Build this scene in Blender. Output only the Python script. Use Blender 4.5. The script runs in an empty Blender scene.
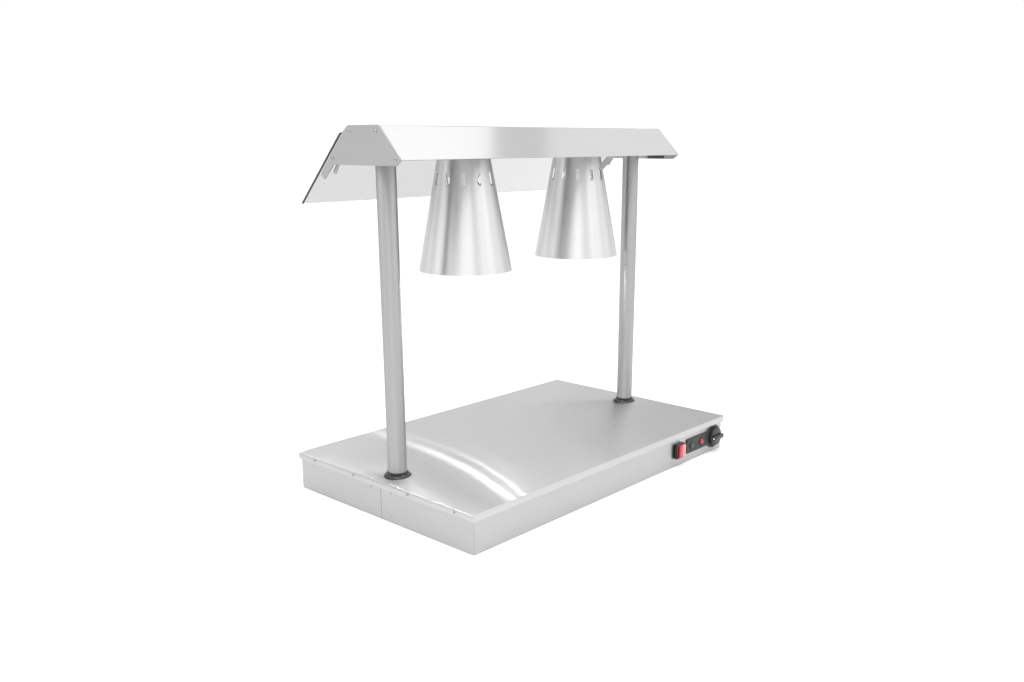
import bpy, bmesh, math, random
from mathutils import Vector, Matrix
random.seed(4)
S = bpy.context.scene
COL = S.collection

# ------------------------------------------------------------------ camera
cam_d = bpy.data.cameras.new('camera')
cam = bpy.data.objects.new('camera', cam_d); COL.objects.link(cam)
yaw, pitch = 0.73271, -0.26629
dv = Vector((math.cos(pitch)*math.cos(yaw), math.cos(pitch)*math.sin(yaw), math.sin(pitch)))
rv = Vector((math.sin(yaw), -math.cos(yaw), 0)); uv_ = rv.cross(dv)
M = Matrix((rv, uv_, -dv)).transposed().to_4x4()
M.translation = Vector((-1.02885, -1.05243, 0.68053))
cam.matrix_world = M
cam_d.sensor_width = 36; cam_d.lens = 946.07/1024*36
cam_d.shift_x = -17.94/1024; cam_d.shift_y = 56.28/1024
cam_d.clip_start = 0.01; cam_d.clip_end = 100
S.camera = cam

# ------------------------------------------------------------------ view, world, lamps
S.view_settings.view_transform = 'Standard'; S.view_settings.look = 'None'
S.view_settings.exposure = 0; S.view_settings.gamma = 1
S.view_settings.use_curve_mapping = False
W = bpy.data.worlds.new('World'); S.world = W; W.use_nodes = True
wn, wl = W.node_tree.nodes, W.node_tree.links
bg = wn['Background']
bg.inputs['Strength'].default_value = 1.17
# a white studio: walls a little uneven near the horizon, a darker floor beyond the paper sweep
tc = wn.new('ShaderNodeTexCoord'); sp = wn.new('ShaderNodeSeparateXYZ'); wl.new(tc.outputs['Generated'], sp.inputs[0])
mpw = wn.new('ShaderNodeMapping'); mpw.inputs['Scale'].default_value = (1, 1, .25); wl.new(tc.outputs['Generated'], mpw.inputs['Vector'])
nz = wn.new('ShaderNodeTexNoise'); nz.inputs['Scale'].default_value = 3.2; nz.inputs['Detail'].default_value = 1.5
wl.new(mpw.outputs['Vector'], nz.inputs['Vector'])
mz = wn.new('ShaderNodeMapRange'); mz.inputs['From Min'].default_value = .35; mz.inputs['From Max'].default_value = .65
mz.inputs['To Min'].default_value = .55; mz.inputs['To Max'].default_value = 1.45; wl.new(nz.outputs['Fac'], mz.inputs['Value'])
up = wn.new('ShaderNodeMapRange'); up.inputs['From Min'].default_value = .25; up.inputs['From Max'].default_value = .55
wl.new(sp.outputs['Z'], up.inputs['Value'])
m1 = wn.new('ShaderNodeMix'); m1.inputs[3].default_value = 1.0            # float mix: uneven walls -> even ceiling
wl.new(up.outputs['Result'], m1.inputs[0]); wl.new(mz.outputs['Result'], m1.inputs[2])
dn = wn.new('ShaderNodeMapRange'); dn.inputs['From Min'].default_value = -.10; dn.inputs['From Max'].default_value = .02
dn.inputs['To Min'].default_value = .35; dn.inputs['To Max'].default_value = 1; wl.new(sp.outputs['Z'], dn.inputs['Value'])
mm = wn.new('ShaderNodeMath'); mm.operation = 'MULTIPLY'; wl.new(m1.outputs[0], mm.inputs[0]); wl.new(dn.outputs['Result'], mm.inputs[1])
cw = wn.new('ShaderNodeCombineColor')
for i in range(3): wl.new(mm.outputs[0], cw.inputs[i])
wl.new(cw.outputs['Color'], bg.inputs['Color'])
CYC = (0.4, 0.25)                                   # middle of the product
def area(name, loc, target, sx, sy, radiance):
    l = bpy.data.lights.new(name, 'AREA'); l.shape = 'RECTANGLE'; l.size = sx; l.size_y = sy
    l.energy = radiance*math.pi*sx*sy               # radiance of the panel -> watts
    o = bpy.data.objects.new(name, l); COL.objects.link(o); o.location = loc
    o.rotation_euler = (Vector(target)-Vector(loc)).to_track_quat('-Z', 'Y').to_euler()
    return o
area('softbox_overhead', (1.14, 0.1, 2.4), (1.14, 0.1, 0), 1.75, 3.0, 0.90)
area('softbox_overhead_far', (3.275, 0.1, 2.4), (3.275, 0.1, 0), 1.8, 3.0, 0.36)
area('fill_left', (-1.6, 0.9, 1.7), (0.0, 0.3, 0.1), 1.6, 1.4, 1.1)  # added fill: brightens the floor along the left face
area('fill_front', (0.9, -1.6, 1.7), (0.5, 0.0, 0.1), 1.5, 1.4, 1.0)  # added fill: brightens the floor before the front face
area('fill_camera_side', (-0.9, -0.7, 2.6), (-0.1, 0.0, 0), 2.0, 2.0, 3.15)  # unseen overhead fill, added to wash out the contact shadow on the floor
area('strip_behind_camera', (-1.65, -1.75, 1.55), (0.3, 0.2, 0.4), 0.8, 1.1, 0.22)

# ------------------------------------------------------------------ materials
def mat(name):
    m = bpy.data.materials.new(name); m.use_nodes = True
    return m, m.node_tree.nodes, m.node_tree.links, m.node_tree.nodes['Principled BSDF']
def steel(name, base=0.46, rough=0.36, aniso=0.85, streak=1.0, grain=((900, 9, 1), (60, 2.5, 1)), bump=.02):
    m, n, l, b = mat(name)
    b.inputs['Metallic'].default_value = 1
    b.inputs['Anisotropic'].default_value = aniso
    uv = n.new('ShaderNodeUVMap'); uv.uv_map = 'UVMap'
    tg = n.new('ShaderNodeTangent'); tg.direction_type = 'UV_MAP'; tg.uv_map = 'UVMap'
    l.new(tg.outputs['Tangent'], b.inputs['Tangent'])
    mp = n.new('ShaderNodeMapping'); l.new(uv.outputs['UV'], mp.inputs['Vector'])
    mp.inputs['Scale'].default_value = grain[0]   # u runs across the brushing, v along it
    ns = n.new('ShaderNodeTexNoise'); ns.inputs['Scale'].default_value = 1; ns.inputs['Detail'].default_value = 3
    l.new(mp.outputs['Vector'], ns.inputs['Vector'])
    mp2 = n.new('ShaderNodeMapping'); l.new(uv.outputs['UV'], mp2.inputs['Vector'])
    mp2.inputs['Scale'].default_value = grain[1]
    ns2 = n.new('ShaderNodeTexNoise'); ns2.inputs['Scale'].default_value = 1; ns2.inputs['Detail'].default_value = 4
    l.new(mp2.outputs['Vector'], ns2.inputs['Vector'])
    ad = n.new('ShaderNodeMath'); ad.operation = 'ADD'
    l.new(ns.outputs['Fac'], ad.inputs[0]); l.new(ns2.outputs['Fac'], ad.inputs[1])
    mr = n.new('ShaderNodeMapRange'); mr.inputs['From Min'].default_value = .6; mr.inputs['From Max'].default_value = 1.4
    mr.inputs['To Min'].default_value = rough-.04*streak; mr.inputs['To Max'].default_value = rough+.04*streak
    l.new(ad.outputs[0], mr.inputs['Value']); l.new(mr.outputs['Result'], b.inputs['Roughness'])
    mc = n.new('ShaderNodeMapRange'); mc.inputs['From Min'].default_value = .6; mc.inputs['From Max'].default_value = 1.4
    mc.inputs['To Min'].default_value = base*(1-.035*streak); mc.inputs['To Max'].default_value = base*(1+.035*streak)
    l.new(ad.outputs[0], mc.inputs['Value'])
    cc = n.new('ShaderNodeCombineColor')
    for i in range(3): l.new(mc.outputs['Result'], cc.inputs[i])
    l.new(cc.outputs['Color'], b.inputs['Base Color'])
    bp = n.new('ShaderNodeBump'); bp.inputs['Strength'].default_value = bump*streak; bp.inputs['Distance'].default_value = .0004
    l.new(ns.outputs['Fac'], bp.inputs['Height']); l.new(bp.outputs['Normal'], b.inputs['Normal'])
    return m
def plain(name, col, rough=.4, metal=0, **kw):
    m, n, l, b = mat(name)
    b.inputs['Roughness'].default_value = rough; b.inputs['Metallic'].default_value = metal
    tc = n.new('ShaderNodeTexCoord'); ns = n.new('ShaderNodeTexNoise'); ns.inputs['Scale'].default_value = 220
    l.new(tc.outputs['Object'], ns.inputs['Vector'])
    mx = n.new('ShaderNodeMix'); mx.data_type = 'RGBA'
    mx.inputs[6].default_value = tuple(c*.93 for c in col)+(1,); mx.inputs[7].default_value = tuple(min(1, c*1.07) for c in col)+(1,)
    l.new(ns.outputs['Fac'], mx.inputs[0]); l.new(mx.outputs[2], b.inputs['Base Color'])
    for k, v in kw.items(): b.inputs[k.replace('_', ' ')].default_value = v
    return m
def sheet_steel(name, base, r1, a1, r2, a2, mix, streak=.45):
    # brushed sheet: a sharp lobe and a softer one, both drawn out across the brushing lines
    m = steel(name, base, .3, .9, streak, bump=.008); n, l = m.node_tree.nodes, m.node_tree.links
    b = n['Principled BSDF']; out = n['Material Output']; sh = []
    for rr, aa in ((r1, a1), (r2, a2)):
        g = n.new('ShaderNodeBsdfAnisotropic'); g.inputs['Roughness'].default_value = rr; g.inputs['Anisotropy'].default_value = -aa
        for k in ('Base Color', 'Normal', 'Tangent'):
            src = b.inputs[k].links[0].from_socket
            l.new(src, g.inputs['Color' if k == 'Base Color' else k])
        sh.append(g)
    mx = n.new('ShaderNodeMixShader'); mx.inputs[0].default_value = mix
    l.new(sh[0].outputs[0], mx.inputs[1]); l.new(sh[1].outputs[0], mx.inputs[2]); l.new(mx.outputs[0], out.inputs['Surface'])
    n.remove(b)
    return m
STEEL = steel('brushed_steel', base=.445, streak=.6)
STEEL_FOLD = sheet_steel('brushed_steel_fold', .47, .13, .4, .22, .3, .25)
STEEL_PLATE = steel('brushed_steel_plate', base=.42, streak=.6)
STEEL_TOP = sheet_steel('brushed_steel_top', .55, .24, .86, .42, .5, .40, .8)
STEEL_TUBE = steel('brushed_steel_tube', base=.40, rough=.45, aniso=.9, streak=1.2, grain=((14, 900, 1), (3, 120, 1)), bump=0)
STEEL_CONE = steel('spun_steel', base=.61, rough=.42, aniso=.9)
STEEL_IN = steel('polished_inside', base=.55, rough=.38, aniso=.5, streak=.5)
DARKRING = plain('dark_ring', (.045, .045, .045), .2, .7)
RUBBER = plain('black_rubber', (.015, .015, .015), .45)
SCREW = plain('screw_steel', (.40, .40, .40), .3, 1)
SCREWDARK = plain('screw_slot', (.05, .05, .05), .5, .5)
BLACK = plain('black_plastic', (.012, .012, .012), .32)
PLATE = plain('control_plate_black', (.022, .024, .024), .55)
RED = plain('red_rocker', (.45, .02, .03), .22)
PINK = plain('rocker_glare_half', (.72, .26, .26), .3)  # glare on the rocker's right half, put into the colour as pink
REDLENS = plain('red_lens', (.42, .015, .025), .12)
GREENLENS = plain('green_lens', (.008, .06, .04), .12)
WHITE = plain('white_mark', (.8, .8, .8), .5)
EDGE = plain('glass_edge', (.02, .022, .022), .4)
GREYSTRIP = plain('grey_strip', (.10, .10, .10), .5)
PORCELAIN = plain('porcelain_holder', (.88, .88, .88), .5)
SHEET = plain('white_sweep', (.9, .9, .9), .9)
def glass_mat():
    m, n, l, b = mat('clear_glass')
    b.inputs['Base Color'].default_value = (.665, .665, .665, 1)
    b.inputs['Transmission Weight'].default_value = 1; b.inputs['Roughness'].default_value = 0
    b.inputs['IOR'].default_value = 1.38
    return m
GLASS = glass_mat()
def bulb_mat():
    m, n, l, b = mat('lit_bulb')
    b.inputs['Base Color'].default_value = (.9, .9, .9, 1)
    b.inputs['Emission Color'].default_value = (1, 1, 1, 1); b.inputs['Emission Strength'].default_value = 290
    return m
BULB = bulb_mat()

# ------------------------------------------------------------------ mesh helpers
def obj(name, bm, m, parent=None, loc=(0, 0, 0), smooth=False, label=None):
    bmesh.ops.recalc_face_normals(bm, faces=bm.faces)
    me = bpy.data.meshes.new(name); bm.to_mesh(me); bm.free()
    for p in me.polygons: p.use_smooth = smooth
    me.materials.append(m)
    o = bpy.data.objects.new(name, me); COL.objects.link(o); o.location = loc
    if parent: o.parent = parent
    if label: o['label'] = label
    return o
def box_uv(bm):                                      # brushing runs horizontally: v along it, u across it
    L = bm.loops.layers.uv.get('UVMap') or bm.loops.layers.uv.new('UVMap')
    bm.normal_update()
    for f in bm.faces:
        n = f.normal; ax = max(range(3), key=lambda i: abs(n[i]))
        for lp in f.loops:
            c = lp.vert.co
            lp[L].uv = (c.y, c.x) if ax == 2 else ((c.z, c.x) if ax == 1 else (c.z, c.y))
def box(x0, x1, y0, y1, z0, z1, bev=0, seg=2):
    bm = bmesh.new()
    bmesh.ops.create_cube(bm, size=1)
    for v in bm.verts:
        v.co = Vector(((x0+x1)/2+v.co.x*(x1-x0), (y0+y1)/2+v.co.y*(y1-y0), (z0+z1)/2+v.co.z*(z1-z0)))
    if bev: bmesh.ops.bevel(bm, geom=bm.edges[:], offset=bev, segments=seg, affect='EDGES', profile=.5)
    box_uv(bm); return bm
def prism(poly, x0, x1, axis='x', bev=0):           # poly in (y,z) for axis x, (x,z) for axis y
    bm = bmesh.new()
    P = (lambda t, a, b: Vector((t, a, b))) if axis == 'x' else (lambda t, a, b: Vector((a, t, b)))
    A = [bm.verts.new(P(x0, *p)) for p in poly]; B = [bm.verts.new(P(x1, *p)) for p in poly]
    bm.faces.new(A); bm.faces.new(B[::-1])
    for i in range(len(poly)):
        j = (i+1) % len(poly); bm.faces.new((A[i], B[i], B[j], A[j]))
    bmesh.ops.recalc_face_normals(bm, faces=bm.faces)
    if bev: bmesh.ops.bevel(bm, geom=bm.edges[:], offset=bev, segments=2, affect='EDGES', profile=.5)
    box_uv(bm); return bm
def lathe(prof, n=64, skip=None):                    # prof (r,z) around z; skip(i_ring, i_seg) leaves a hole
    bm = bmesh.new(); L = bm.loops.layers.uv.new('UVMap')
    rings = [[bm.verts.new((r*math.cos(2*math.pi*k/n), r*math.sin(2*math.pi*k/n), z)) for k in range(n)] for r, z in prof]
    s = [0]
    for a, b in zip(prof, prof[1:]): s.append(s[-1]+math.hypot(b[0]-a[0], b[1]-a[1]))
    rm = max(r for r, z in prof)
    for i in range(len(prof)-1):
        for k in range(n):
            if skip and skip(i, k): continue
            q = (k+1) % n
            f = bm.faces.new((rings[i][k], rings[i][q], rings[i+1][q], rings[i+1][k]))
            vals = ((s[i], k), (s[i], k+1), (s[i+1], k+1), (s[i+1], k))
            for lp, (u, kk) in zip(f.loops, vals): lp[L].uv = (u, kk/n*2*math.pi*rm)
    loose = [v for v in bm.verts if not v.link_faces]
    bmesh.ops.delete(bm, geom=loose, context='VERTS')
    bmesh.ops.remove_doubles(bm, verts=bm.verts, dist=1e-6)
    return bm
def sharp(o, deg=35):
    bm = bmesh.new(); bm.from_mesh(o.data)
    for e in bm.edges:
        if len(e.link_faces) == 2 and e.calc_face_angle(0) > math.radians(deg): e.smooth = False
    bm.to_mesh(o.data); bm.free()
def disc_bm(axis, r, t, dome=.4, n=24):             # small screw head / lens: outward along axis
    bm = lathe([(r, 0), (r, t*(1-dome)), (r*.75, t*.92), (r*.4, t), (1e-5, t)], n)
    z = Vector((0, 0, 1)); q = z.rotation_difference(Vector(axis))
    bmesh.ops.transform(bm, matrix=q.to_matrix().to_4x4(), verts=bm.verts)
    return bm
def join(a, b):
    me = bpy.data.meshes.new('t'); b.to_mesh(me); b.free(); a.from_mesh(me); bpy.data.meshes.remove(me); return a

# ------------------------------------------------------------------ the white sweep it stands on
def sweep():
    bm = bmesh.new(); ca, sa = math.cos(yaw), math.sin(yaw)
    prof = [(-1.9, 0), (3.6, 0)] + [(3.6+1.0*math.sin(a), 1.0-1.0*math.cos(a)) for a in [math.pi/2*i/14 for i in range(1, 15)]] + [(4.6, 3.2)]
    rows = [[bm.verts.new((CYC[0]+s*ca-w*sa, CYC[1]+s*sa+w*ca, z)) for w in (-11, 11)] for s, z in prof]
    for a, b in zip(rows, rows[1:]): bm.faces.new((a[0], a[1], b[1], b[0]))
    o = obj('backdrop', bm, SHEET, smooth=True)
    o['kind'] = 'structure'; o['label'] = 'seamless white sweep, floor curving up into backdrop'
    return o
sweep()

# ------------------------------------------------------------------ the food warmer
L_, D_, H_ = 0.80, 0.498, 0.0754
T = bpy.data.objects.new('heated_carving_station', None); COL.objects.link(T)
T['label'] = 'stainless steel heated carving station with two cone lamps and a sloping glass guard'
T['category'] = 'food warmer'
LIP = 0.0135
body = obj('base_cabinet', box(.005, L_-.004, .004, D_-.004, 0, H_-.004, .0012), STEEL, T)
SEAM = .2465
for y0, y1 in ((.0042, SEAM-.0003), (SEAM+.0003, D_-.0042)):
    p = obj('side_panel', box(.0035, .0049, y0, y1, .0008, H_-.005, .0004), STEEL, T)
    for z in (.0145, .0575):
        y = SEAM+.0285*(1 if y0 > SEAM else -1)
        obj('rivet', disc_bm((-1, 0, 0), .0021, .0010), SCREW, p, (.0036, y, z), True)
# lid: folded sheet, open below
def lid_bm():
    N = 14; EW = .055; DROP = .0015                   # the sheet is drawn down a little along the screwed short edge
    g = H_-DROP
    prof = [(.0008, H_-LIP), (.0008, g-.0020), (.0040, g-.0020), (.0040, g-.0011), (0, g-.0011), (0, g-.0002), (.0010, g)]
    for i in range(1, N+1):
        x = .001+EW*i/N; prof.append((x, H_-DROP*(1-i/N)**2))
    prof += [(L_-.0011, H_), (L_-.0003, H_-.0004), (L_, H_-.0012), (L_, H_-LIP)]
    bm = bmesh.new(); y0, y1 = 0, D_; e = .0009
    rows = []
    for y, dz, dx in ((y0, .0009, .0), (y0+.0003, .0003, 0), (y0+e, 0, 0), (y1-e, 0, 0), (y1-.0003, .0003, 0), (y1, .0009, 0)):
        rows.append([bm.verts.new((x, y, z-(dz if z > H_-LIP+.002 else 0))) for x, z in prof])
    for a, b in zip(rows, rows[1:]):
        for i in range(len(prof)-1): bm.faces.new((a[i], a[i+1], b[i+1], b[i]))
    bm.faces.new(rows[0][::-1]); bm.faces.new(rows[-1])
    bm.faces.new([v for rw in rows for v in (rw[0],)]+[v for rw in rows[::-1] for v in (rw[-1],)])
    bmesh.ops.recalc_face_normals(bm, faces=bm.faces)
    box_uv(bm); return bm
lid = obj('lid', lid_bm(), STEEL_TOP, T, smooth=True); sharp(lid, 28)
for y in (.0472, .1682, .3228, .4453):
    s = obj('screw', disc_bm((-1, 0, 0), .0026, .0012), SCREW, lid, (.0009, y, H_-.0068), True)
    obj('slot', box(-.0016, -.0009, -.0004, .0004, -.0022, .0022), SCREWDARK, s)

# posts
def post(x, y):
    p = obj('post', lathe([(1e-5, H_+.001), (.0178, H_+.001), (.0178, .7015), (1e-5, .7015)], 72), STEEL_TUBE, T, (x, y, 0), True); sharp(p)
    r = obj('flange', lathe([(.0180, .0054), (.0198, .0053), (.0222, .0044), (.0250, .0022), (.0258, .0010), (.0258, .0002)], 72), DARKRING, p, (0, 0, H_), True)
    obj('gasket', lathe([(.0181, .0088), (.0187, .0088), (.0191, .0083), (.0193, .0076), (.0193, .0048)], 72), RUBBER, p, (0, 0, H_), True)
    return p
post(.046, .247); post(L_-.046, .247)

# canopy: one sheet folded along the length
def sheet(prof, t, x0, x1):
    n = len(prof); off = []
    for i in range(n):
        a = Vector(prof[max(i-1, 0)]); b = Vector(prof[i]); c = Vector(prof[min(i+1, n-1)])
        d1 = (b-a).normalized() if i else (c-b).normalized(); d2 = (c-b).normalized() if i < n-1 else d1
        n1 = Vector((d1.y, -d1.x)); n2 = Vector((d2.y, -d2.x)); m = (n1+n2).normalized()
        off.append(tuple(b+m*t/max(.3, m.dot(n1))))
    return prism([tuple(p) for p in prof]+off[::-1], x0, x1, 'x')
canopy = obj('canopy', sheet([(.1514, .6478), (.2036, .7020), (.2060, .7032), (.2855, .7032), (.2985, .6938)], .0012, .0013, L_-.0013), STEEL_FOLD, T)
PL = [(.1514, .6484), (.2048, .7028), (.2078, .7036), (.2850, .7036), (.2890, .7022), (.3005, .6936), (.3672, .6245), (.3690, .6215), (.3680, .6190), (.3610, .6130), (.3586, .6126), (.3565, .6140), (.3330, .6362), (.3285, .6380), (.1650, .6380), (.1625, .6385), (.1516, .6468)]
for sgn, x0, x1 in ((-1, -.0008, .0010), (1, L_-.0010, L_+.0008)):
    ep = obj('end_plate', prism(PL, x0, x1), STEEL_PLATE, T)
    xs = x0 if sgn < 0 else x1
    for y, z in ((.2835, .6940), (.2135, .6935), (.3338, .6500), (.1655, .6490)):
        sc = obj('screw', disc_bm((sgn, 0, 0), .0030, .0014), SCREW, ep, (xs, y, z), True)
        obj('socket', disc_bm((sgn, 0, 0), .0010, .0004), SCREWDARK, sc, (sgn*.0013, 0, 0), True)
    # clamp holding the glass, inside the tab
    xc = .004 if sgn < 0 else L_-.011
    ck = obj('glass_clamp', prism([(.3240, .6378), (.3300, .6378), (.3400, .6265), (.3385, .6220), (.3345, .6225)], xc, xc+.004, bev=.0008), SCREW, T)
obj('dark_strip', box(L_-.0022, L_-.0011, .188, .232, .6388, .6462, .0004), GREYSTRIP, T)  # thin dark grey strip on the inner face of the far end plate

# glass guard on the rear slope
ga, gb = Vector((.3060, .6890)), Vector((.4284, .5660))
gd = (gb-ga).normalized(); gn = Vector((-gd.y, gd.x)).normalized()
if gn.y < 0: gn = -gn
gt = .0036
poly = [tuple(ga+gn*.0008), tuple(gb+gn*.0008), tuple(gb+gn*(gt+.0008)), tuple(ga+gn*(gt+.0008))]
poly = [tuple(p) for p in poly]
glass = obj('glass_guard', prism(poly, .0004, L_-.0004, bev=.0004), GLASS, T)
for x0, x1 in ((-.0012, .0002), (L_-.0002, L_+.0012)):
    a2 = ga+gd*.002
    ed = [tuple(a2+gn*.0010), tuple(gb+gn*.0010), tuple(gb+gn*(gt+.0006)), tuple(a2+gn*(gt+.0006))]
    obj('edge', prism(ed, x0, x1), EDGE, glass)

# heat lamps: spun cone with a ring of slots, bulb burning inside
NS = 240
def cone_mesh():
    z0, z1, r0, r1 = .4396, .668, .0884, .0459
    zz = [.4396, .4402, .48, .52, .56, .590, .630, .650, .664]
    R = lambda z: r0+(r1-r0)*(z-z0)/(z1-z0)
    o = obj('lamp_shade', lathe([(R(z), z) for z in zz]+[(.0452, .6665), (.0435, .6680), (.018, .6690)], 120), STEEL_CONE, None, smooth=True)
    o.data.materials.append(STEEL_IN)
    so = o.modifiers.new('thickness', 'SOLIDIFY'); so.thickness = .0005; so.offset = 0; so.material_offset = 1
    cut = bmesh.new()
    w, zc, hh = .0042, .610, .0120
    for k in range(12):
        bm = bmesh.new(); P = []
        for i in range(10): a = math.pi*i/9; P.append((w*math.cos(a), zc+hh-w+w*math.sin(a)))
        for i in range(10): a = math.pi+math.pi*i/9; P.append((w*math.cos(a), zc-hh+w+w*math.sin(a)))
        A = [bm.verts.new((.035, p, q)) for p, q in P]; B = [bm.verts.new((.085, p, q)) for p, q in P]
        bm.faces.new(A); bm.faces.new(B[::-1])
        for i in range(20): bm.faces.new((A[i], B[i], B[(i+1) % 20], A[(i+1) % 20]))
        bmesh.ops.recalc_face_normals(bm, faces=bm.faces)
        bmesh.ops.rotate(bm, verts=bm.verts, matrix=Matrix.Rotation(2*math.pi*k/12, 3, 'Z'))
        join(cut, bm)
    c = obj('cutter', cut, STEEL_CONE)
    bo = o.modifiers.new('slots', 'BOOLEAN'); bo.operation = 'DIFFERENCE'; bo.object = c; bo.solver = 'EXACT'
    dg = bpy.context.evaluated_depsgraph_get()
    me = bpy.data.meshes.new_from_object(o.evaluated_get(dg)); me.name = 'lamp_shade'
    bpy.data.objects.remove(o); bpy.data.objects.remove(c)
    return me
CONE = cone_mesh()
def lamp(x, y, turn):
    o = bpy.data.objects.new('lamp_shade', CONE); COL.objects.link(o); o.parent = T; o.location = (x, y, 0)
    o.rotation_euler.z = yaw+math.pi+math.radians(turn)
    obj('lamp_holder', lathe([(.0001, .7015), (.026, .7015), (.026, .690), (.030, .684), (.040, .640), (.040, .632), (.015, .590), (.0001, .589)], 40), PORCELAIN, o, smooth=True)
    zb = .483
    neck = [(.0001, zb+.030), (.0105, zb+.030), (.0115, zb+.040), (.0125, zb+.108)]
    nk = obj('bulb_base', lathe(neck, 32), PORCELAIN, o, smooth=True)
    b = [(.0001, .4378), (.0028, .4388), (.0040, .4412), (.0030, .4438), (.0012, .4452), (.0010, .4890), (.0040, .4915), (.0062, .4950), (.0066, .4990), (.0066, zb+.0295)]
    bl = obj('bulb', lathe(b, 32), BULB, o, smooth=True)
    bl.data.materials.append(PORCELAIN)                # the stem between the lit tip and the lit capsule
    for p in bl.data.polygons:
        if .4446 < p.center.z < .4910: p.material_index = 1
    return o
sharp_cone = bpy.data.objects.new('t', CONE); sharp(sharp_cone, 40); bpy.data.objects.remove(sharp_cone)
lamp(.237, .252, 2.2); lamp(.569, .252, -.5)

# controls on the long front side (cabinet face at y = .004)
F = .004
sw = obj('rocker_switch', box(.6070, .6350, -.0045, F-.0002, .0185, .0520, .0022, 3), BLACK, T)
rk = [(.6120, -.0030), (.6120, -.0075), (.6140, -.0080), (.6240, -.0066), (.6305, -.0092), (.6325, -.0090), (.6325, -.0030)]
def prism_z(poly, z0, z1, bev):
    bm = prism([(p, q) for p, q in poly], z0, z1, 'x', bev)      # (y,z,x) -> (x,y,z)
    for v in bm.verts: v.co = Vector((v.co.y, v.co.z, v.co.x))
    return bm
rocker = obj('rocker', prism_z(rk, .0215, .0490, .0005), RED, sw)
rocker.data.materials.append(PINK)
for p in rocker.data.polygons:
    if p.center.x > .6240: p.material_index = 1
KX, KZ = .7615, .0350
pts = []
x0, x1, zl, zh, rr, cr = .6525, KX, .0190, .0515, .0265, .004
for cx, cz, a0 in ((x0+cr, zh-cr, 90), (x0+cr, zl+cr, 180)):
    for i in range(6): a = math.radians(a0+90*i/5); pts.append((cx+cr*math.cos(a), cz+cr*math.sin(a)))
aa = math.asin((zh-KZ)/rr); ab = math.asin((KZ-zl)/rr)
xa = KX-rr*math.cos(aa); xb = KX-rr*math.cos(ab)
a_s = math.pi+ab; a_e = 3*math.pi-aa
for i in range(41):
    a = a_s+(a_e-a_s)*i/40; pts.append((KX+rr*math.cos(a), KZ+rr*math.sin(a)))
pts = [(min(px, L_-.004), pz) for px, pz in pts]
cp = obj('control_plate', prism(pts, F-.0026, F-.0001, 'y', .0004), PLATE, T)
def lens(x, z, m, label):
    o = obj('indicator_light', disc_bm((0, -1, 0), .0070, .0034, .6, 32), m, cp, (x, F-.0025, z), True, label)
    ring = lathe([(.0088, 0), (.0088, .0012), (.0081, .0018), (.0070, .0018), (.0070, .0004)], 32)
    bmesh.ops.transform(ring, matrix=Vector((0, 0, 1)).rotation_difference(Vector((0, -1, 0))).to_matrix().to_4x4(), verts=ring.verts)
    obj('bezel', ring, BLACK, o, smooth=True)
lens(.6715, .0345, GREENLENS, 'green indicator lens, unlit'); lens(.7105, .0345, REDLENS, 'red indicator lens')
kn = lathe([(.0001, 0), (.0205, 0), (.0212, .0015), (.0207, .0065), (.0190, .0087), (.0180, .0090), (.0001, .0090)], 64)
bmesh.ops.transform(kn, matrix=Vector((0, 0, 1)).rotation_difference(Vector((0, -1, 0))).to_matrix().to_4x4(), verts=kn.verts)
knob = obj('control_knob', kn, BLACK, T, (KX, F-.0027, KZ), True); sharp(knob, 30)
gp = obj('grip', box(-.0195, .0195, -.0155, -.0080, -.0052, .0052, .0026, 3), BLACK, knob, smooth=True)
obj('pointer_mark', box(-.0199, -.0194, -.0145, -.0110, -.0016, .0016), WHITE, knob)
